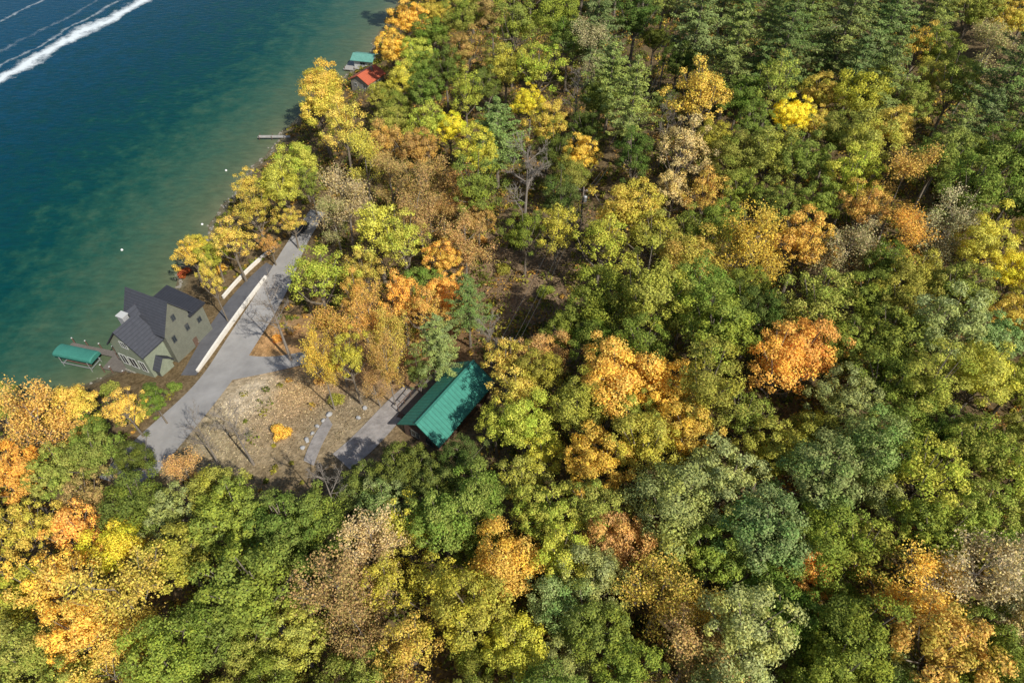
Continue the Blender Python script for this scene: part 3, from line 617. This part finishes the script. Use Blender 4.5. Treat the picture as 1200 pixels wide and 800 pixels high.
for y in (-.5,.5): MB().box((0,y,.78),(5,.18,.14)).build('bunk',M['wood'],LFT)

# far boathouse, red roofed house, far dock, buoys
p,_=at(424,66,2.5); B=empty('boathouse',(p[0],p[1],0),math.radians(-12),label='small turquoise roofed boathouse on the far shore near the top',cat='boathouse')
MB().box((0,0,.55),(9.5,7,.2)).build('deck',M['greydeck'],B); MB().box((.6,.4,1.75),(5.2,4,2.2)).build('wall',M['trim'],B)
gable_roof(-2.4,3.6,-2,2.8,2.85,3.7,'x',.35,.12).build('roof',M['turq'],B)
window(B,(.6,-1.6,1.8),1.6,1,'y-'); window(B,(3.2,.4,1.8),1.2,1,'x+')
for x in (-4.4,-1.5,1.5,4.4):
    for y in (-3.2,3.2): MB().tube([(x,y,-2.5),(x,y,1.3)],[.12,.12],6).build('piling',M['wood'],B)
p,_=at(430,88,3.0); B=empty('red_roofed_house',(p[0],p[1],max(G(p[0],p[1]),.6)),math.radians(-30),label='small house with a red roof among trees on the far shore',cat='house')
B.scale=(.85,.85,.85)
gable_walls(-3.4,3.4,-4,4,-1,3.2,5.0,'y').build('wall',M['tansiding'],B); gable_roof(-3.4,3.4,-4,4,3.2,5.0,'y',.5).build('roof',M['redroof'],B)
for x in (-1.6,1.6): window(B,(x,-4,1.8),1.2,1.2,'y-')
for y in (-2,1.5): window(B,(3.4,y,1.8),1.2,1.2,'x+')
MB().box((.9,1.5,5),(.7,.7,1.6)).build('chimney',M['stone'],B)
p,_=at(326,160,.7)
B=empty('far_dock',(p[0],p[1],0),0,label='narrow pale dock reaching out from the shore at upper left',cat='dock')
MB().box((0,0,.7),(10,1.0,.15)).build('platform',M['greydeck'],B)
for x in (-4.6,-1.5,1.6,4.5):
    for y in (-.55,.55): MB().tube([(x,y,-2),(x,y,1.3)],[.07,.07],6).build('piling',M['wood'],B)
def buoy(px,py,lab):
    p,_=at(px,py); B=empty('mooring_buoy',(p[0],p[1],0),label=lab,cat='buoy',group='white mooring buoys off the shore'); B.scale=(.7,.7,.7)
    prof=[(-.3,.05),(-.2,.28),(0,.38),(.2,.34),(.36,.2),(.44,.08)]; MB().tube([(0,0,z) for z,_ in prof],[r for _,r in prof],10).build('float',M['buoy'],B)
    MB().tube([(0,0,.42),(0,0,.6)],[.04,.04],6).build('ring_post',M['metal'],B)
buoy(143,293,'white mooring buoy farthest out in the lake above the lakeside house'); buoy(265,200,'white mooring buoy farthest up the shore, towards the far dock'); buoy(237,263,'white mooring buoy close to the golden shore trees')

# small dark car at the upper bend
p,_=at(353,271); q,_=at(366,256)
CAR=empty('parked_car',(p[0],p[1],G(p[0],p[1])+.12),math.atan2(q[1]-p[1],q[0]-p[0]),label='small dark car at the upper bend of the road',cat='car')
bd=MB(); sec=[(-2.15,.35,.75),(-2.05,.3,.95),(-1.2,.25,1.0),(1.1,.25,.95),(2.0,.3,.82),(2.2,.38,.62)]
vs=[]
for (x,zl,zh) in sec:
    w_=.88 if abs(x)<2 else .76
    vs+=[(x,-w_,zl),(x,w_,zl),(x,w_,zh-.15),(x,w_*.9,zh),(x,-w_*.9,zh),(x,-w_,zh-.15)]
fs=[tuple(range(6)),tuple(range(30,36))]+[(i*6+k,i*6+(k+1)%6,(i+1)*6+(k+1)%6,(i+1)*6+k) for i in range(5) for k in range(6)]
bd.poly(vs,fs).build('body',M['paint'],CAR)
cb=MB(); cb.poly([(-1.75,-.76,.96),(.95,-.76,.93),(.95,.76,.93),(-1.75,.76,.96),(-1.3,-.6,1.42),(.2,-.6,1.44),(.2,.6,1.44),(-1.3,.6,1.42)],[(3,2,1,0),(4,5,6,7),(0,1,5,4),(1,2,6,5),(2,3,7,6),(3,0,4,7)]).build('window',M['glass'],CAR)
MB().box((-.55,0,1.455),(1.5,1.16,.04)).build('roof',M['paint'],CAR)
for x in (-1.35,1.35):
    for s_ in (-1,1):
        wh=MB().tube([(x,s_*.7,.33),(x,s_*.92,.33)],[.33,.33],14).build('wheel',M['tyre'],CAR); MB().tube([(x,s_*.925,.33),(x,s_*.94,.33)],[.2,.18],10).build('rim',M['metal'],wh)
for s_ in (-1,1): MB().box((2.15,s_*.56,.6),(.12,.32,.14)).build('headlight',M['trim'],CAR)

# ------------------------------------------------------------------ walls along the road
def wall_thing(pts,h,th,label):
    P=[at(*q)[0] for q in pts]; W=[(p[0],p[1]) for p in P]
    bx,by=W[0]; bz=G(bx,by)
    o=empty('retaining_wall',(bx,by,bz),0,label=label,cat='retaining wall',group='pale retaining walls by the road')
    s=np.linspace(0,1,len(W)); t=np.linspace(0,1,26)
    wx_=np.polyval(np.polyfit(s,[w[0] for w in W],2),t); wy_=np.polyval(np.polyfit(s,[w[1] for w in W],2),t)
    gz_=np.polyval(np.polyfit(t,[G(a,b) for a,b in zip(wx_,wy_)],1),t)
    PP=np.stack([wx_,wy_],1); a=MB();c=MB()
    for mb,z0,z1,t_ in ((a,-1.2,h,th),(c,h+.002,h+.16,th+.1)):
        vs=[]
        for i,pq in enumerate(PP):
            tt=PP[min(i+1,len(PP)-1)]-PP[max(i-1,0)]; tt=tt/np.linalg.norm(tt); nn=np.array([-tt[1],tt[0]])*t_/2
            for sgn in (-1,1):
                for z in (z0,z1): vs.append((pq[0]+sgn*nn[0]-bx,pq[1]+sgn*nn[1]-by,gz_[i]+z-bz))
        fs=[]
        for i in range(len(PP)-1):
            b=i*4; fs+=[(b,b+4,b+5,b+1),(b+2,b+3,b+7,b+6),(b+1,b+5,b+7,b+3),(b,b+2,b+6,b+4)]
        e=(len(PP)-1)*4; fs+=[(0,1,3,2),(e,e+2,e+3,e+1)]; mb.poly(vs,fs)
    a.build('wall',M['white'],o); c.build('cap',M['white'],o)
wall_thing([(232,436),(258,400),(286,362),(312,326)],.7,.3,'long pale capped wall between the road and the lower lane')
wall_thing([(262,350),(282,328),(302,308),(322,292)],.6,.25,'pale capped wall on the lake side beyond the grey house')

# ------------------------------------------------------------------ green roofed house
p0,_=at(520,460,5.5)
gx_,gy_=p0[0],p0[1]; gz=G(gx_,gy_)
H2=empty('green_roofed_house',(gx_,gy_,gz-.3),math.radians(-33),label='house with a green standing seam metal roof among the trees',cat='house')
YA,YB=-5.4,6.4
gable_walls(-2.9,2.9,YA,YB,-1,3.3,5.4,'y').build('wall',M['wood'],H2); rf=gable_roof(-2.9,2.9,YA,YB,3.3,5.4,'y',.6).build('roof',M['greenroof'],H2)
MB().box((0,(YA+YB)/2,5.7),(.3,YB-YA+1.2,.08)).build('ridge_cap',M['canopy'],rf)
for y in (-3.4,-.9,3.9): window(H2,(-2.9,y,1.9),1.4,1.3,'x-')
window(H2,(-1,YA,1.9),1.5,1.3,'y-',1,DT); window(H2,(1.4,YA,1.9),1.2,1.3,'y-',1,DT)
dr=MB().box((-2.94,1.6,1.3),(.08,1,2.1)).build('door',M['trim'],H2); MB().box((-3.02,1.95,1.3),(.08,.08,.2)).build('handle',M['metal'],dr)
dk=MB().box((-4.8,1.6,.45),(3.2,9,.16)).build('deck',M['deck'],H2)
r_=MB()
for y in np.arange(-2.8,6.1,1.4): r_.box((-6.3,y,1.05),(.1,.1,1.05))
r_.box((-6.3,1.6,1.6),(.12,8.9,.07)); r_.build('railing',M['wood'],dk)
for k in range(4): MB().box((-4.8,-3.1-.3*k,.35-.17*k),(2.4,.3,.15)).build('step',M['wood'],dk)

# ------------------------------------------------------------------ utility poles and lines
tops=[(598,398),(684,222),(742,138),(781,54),(815,-30)]
labs=['utility pole nearest the camera below the brown clearing','utility pole with a transformer at the top of the brown clearing','utility pole in the dark cut beside pines','utility pole in the line cut near the top edge','utility pole beyond the top edge']
PT=[]
for (px,py),lb in zip(tops,labs):
    p,_=at(px,py,10.5); PT.append((p[0],p[1],G(p[0],p[1])))
for i,(x,y,z) in enumerate(PT):
    a=PT[min(i+1,4)]; b=PT[max(i-1,0)]; rz=math.atan2(a[1]-b[1],a[0]-b[0])-math.pi/2
    o=empty('utility_pole',(x,y,z),rz,label=labs[i],cat='utility pole',group='utility poles in the line cut')
    MB().tube([(0,0,-.5),(0,0,10.9)],[.2,.13],8).build('pole',M['pole'],o)
    ca=MB().box((0,.18,10.2),(2.6,.14,.16)).build('crossarm',M['pole'],o)
    for u in (-1.15,.5,1.15): MB().tube([(u,.18,10.29),(u,.18,10.4),(u,.18,10.5)],[.06,.1,.05],6).build('insulator',M['trim'],ca)
    if i==1: MB().tube([(.4,0,8.2),(.4,0,9.2),(.4,0,9.3)],[.32,.32,.2],10).build('transformer',M['metal'],o)
for u,lb in ((-1.15,'left power line strung between the utility poles'),(.5,'middle power line strung between the utility poles'),(1.15,'right power line strung between the utility poles')):
    mb=MB(); pts=[]
    for i in range(4):
        A=PT[i];Bq=PT[i+1]; d=np.array([Bq[0]-A[0],Bq[1]-A[1]]); d/=np.linalg.norm(d); nx_,ny_=d[1],-d[0]
        for k in range(12 if i<3 else 13):
            f=k/12; pts.append((A[0]*(1-f)+Bq[0]*f+nx_*u,A[1]*(1-f)+Bq[1]*f+ny_*u,A[2]*(1-f)+Bq[2]*f+10.5-1.6*4*f*(1-f)*.6))
    mb.tube(pts,[.022]*len(pts),4); mb.build('power_line',M['wire'],label=lb,cat='power line',group='power lines over the cut')

# ------------------------------------------------------------------ shrubs and boulders
SH=[(218,322,.9,'K','red shrub at the far corner of the lakeside house'),(130,458,1.0,'O','olive shrub at the waterline below the dock'),(205,455,.8,'G','green shrub at the near corner of the lakeside house'),(176,455,.7,'D','dark shrub under the near wall of the lakeside house'),(162,492,1.2,'A','golden shrub between the shore and the near end of the road'),(325,398,.6,'R','orange shrub in the leaf covered island by the junction'),(345,388,.7,'U','rust brown shrub beside the road junction'),(378,446,.8,'U','rust brown shrub just past the end of the side road'),(330,508,1.0,'A','golden orange shrub at the foot of the tan slope'),(395,470,.8,'O','olive shrub on the slope left of the gravel driveway'),(258,318,.9,'A','golden shrub behind the lakeside house'),(590,318,.9,'O','olive shrub at the left of the brown clearing'),(640,345,1.0,'G','green shrub at the lower right of the brown clearing'),(562,285,.9,'R','orange shrub at the top left of the brown clearing')]
for i,(px,py,s,c,lb) in enumerate(SH):
    p,_=at(px,py); (tm,cm),_h=PROTO['shrub'][i%2]; e=empty('shrub',(p[0],p[1],max(G(p[0],p[1]),.1)),i,label=lb,cat='shrub',group='shrubs around the road and houses'); e.scale=(s*1.1,s*1.1,s)
    link(bpy.data.objects.new('stems',tm),e); q=bpy.data.objects.new('foliage',cm); link(q,e); q.color=(*COL[c][0],1)
import bmesh
def boulder_mesh(seed):
    bm=bmesh.new(); bmesh.ops.create_icosphere(bm,subdivisions=3,radius=1)
    rs=random.Random(seed); dirs=[(Vector((rs.gauss(0,1),rs.gauss(0,1),rs.gauss(0,1))).normalized(),rs.uniform(.62,.9)) for _ in range(11)]
    for v in bm.verts:
        for d_,k in dirs:
            t=v.co.dot(d_)
            if t>k: v.co-=d_*(t-k)
        v.co.z*=.7
    me=bpy.data.meshes.new('boulder'); bm.to_mesh(me); bm.free(); me.materials.append(M['chim']); return me
BMs=[boulder_mesh(i) for i in range(3)]
BO=[(386,486),(379,493),(372,500),(366,508),(360,516),(355,525),(428,478),(420,490)]
BL=['boulder topmost in the row edging the curved drive','second boulder from the top of the row edging the curved drive','third boulder from the top of the row edging the curved drive','fourth boulder from the top of the row edging the curved drive','fifth boulder from the top of the row edging the curved drive','lowest boulder of the row edging the curved drive','upper of the two boulders left of the gravel driveway','lower of the two boulders left of the gravel driveway']
for i,(px,py) in enumerate(BO):
    p,_=at(px,py); o=bpy.data.objects.new('boulder',BMs[i%3]); link(o); o.location=(p[0],p[1],G(p[0],p[1])+.12); s=rng.uniform(.35,.6); o.scale=(s,s*.85,s); o.rotation_euler=(0,0,i*1.3)
    tag(o,BL[i],'boulder','boulders along the driveways')

# ------------------------------------------------------------------ light, camera
el=math.radians(45); az=math.atan2(.66,-.75)
sd=Vector((math.sin(az)*math.cos(el),math.cos(az)*math.cos(el),math.sin(el)))
L=bpy.data.lights.new('sun','SUN'); L.energy=5.0; L.angle=math.radians(.5); L.color=(1,.96,.87)
lo=bpy.data.objects.new('sun',L); lo.rotation_euler=sd.to_track_quat('Z','Y').to_euler(); link(lo)
w=bpy.data.worlds.new('World'); scene.world=w; w.use_nodes=True; nt=w.node_tree
bg=nt.nodes['Background']; sk=nt.nodes.new('ShaderNodeTexSky'); sk.sky_type='NISHITA'; sk.sun_disc=False; sk.sun_elevation=el; sk.sun_rotation=az
nt.links.new(sk.outputs[0],bg.inputs[0]); bg.inputs[1].default_value=.1
cam=bpy.data.cameras.new('camera'); cam.lens=24; cam.sensor_width=36; cam.clip_end=6000; cam.clip_start=.5
co=bpy.data.objects.new('camera',cam); co.location=(0,0,CAMH); co.rotation_euler=(math.pi/2-PITCH,0,0); link(co); scene.camera=co
scene.view_settings.view_transform='Standard'; scene.view_settings.look='None'; scene.view_settings.exposure=0
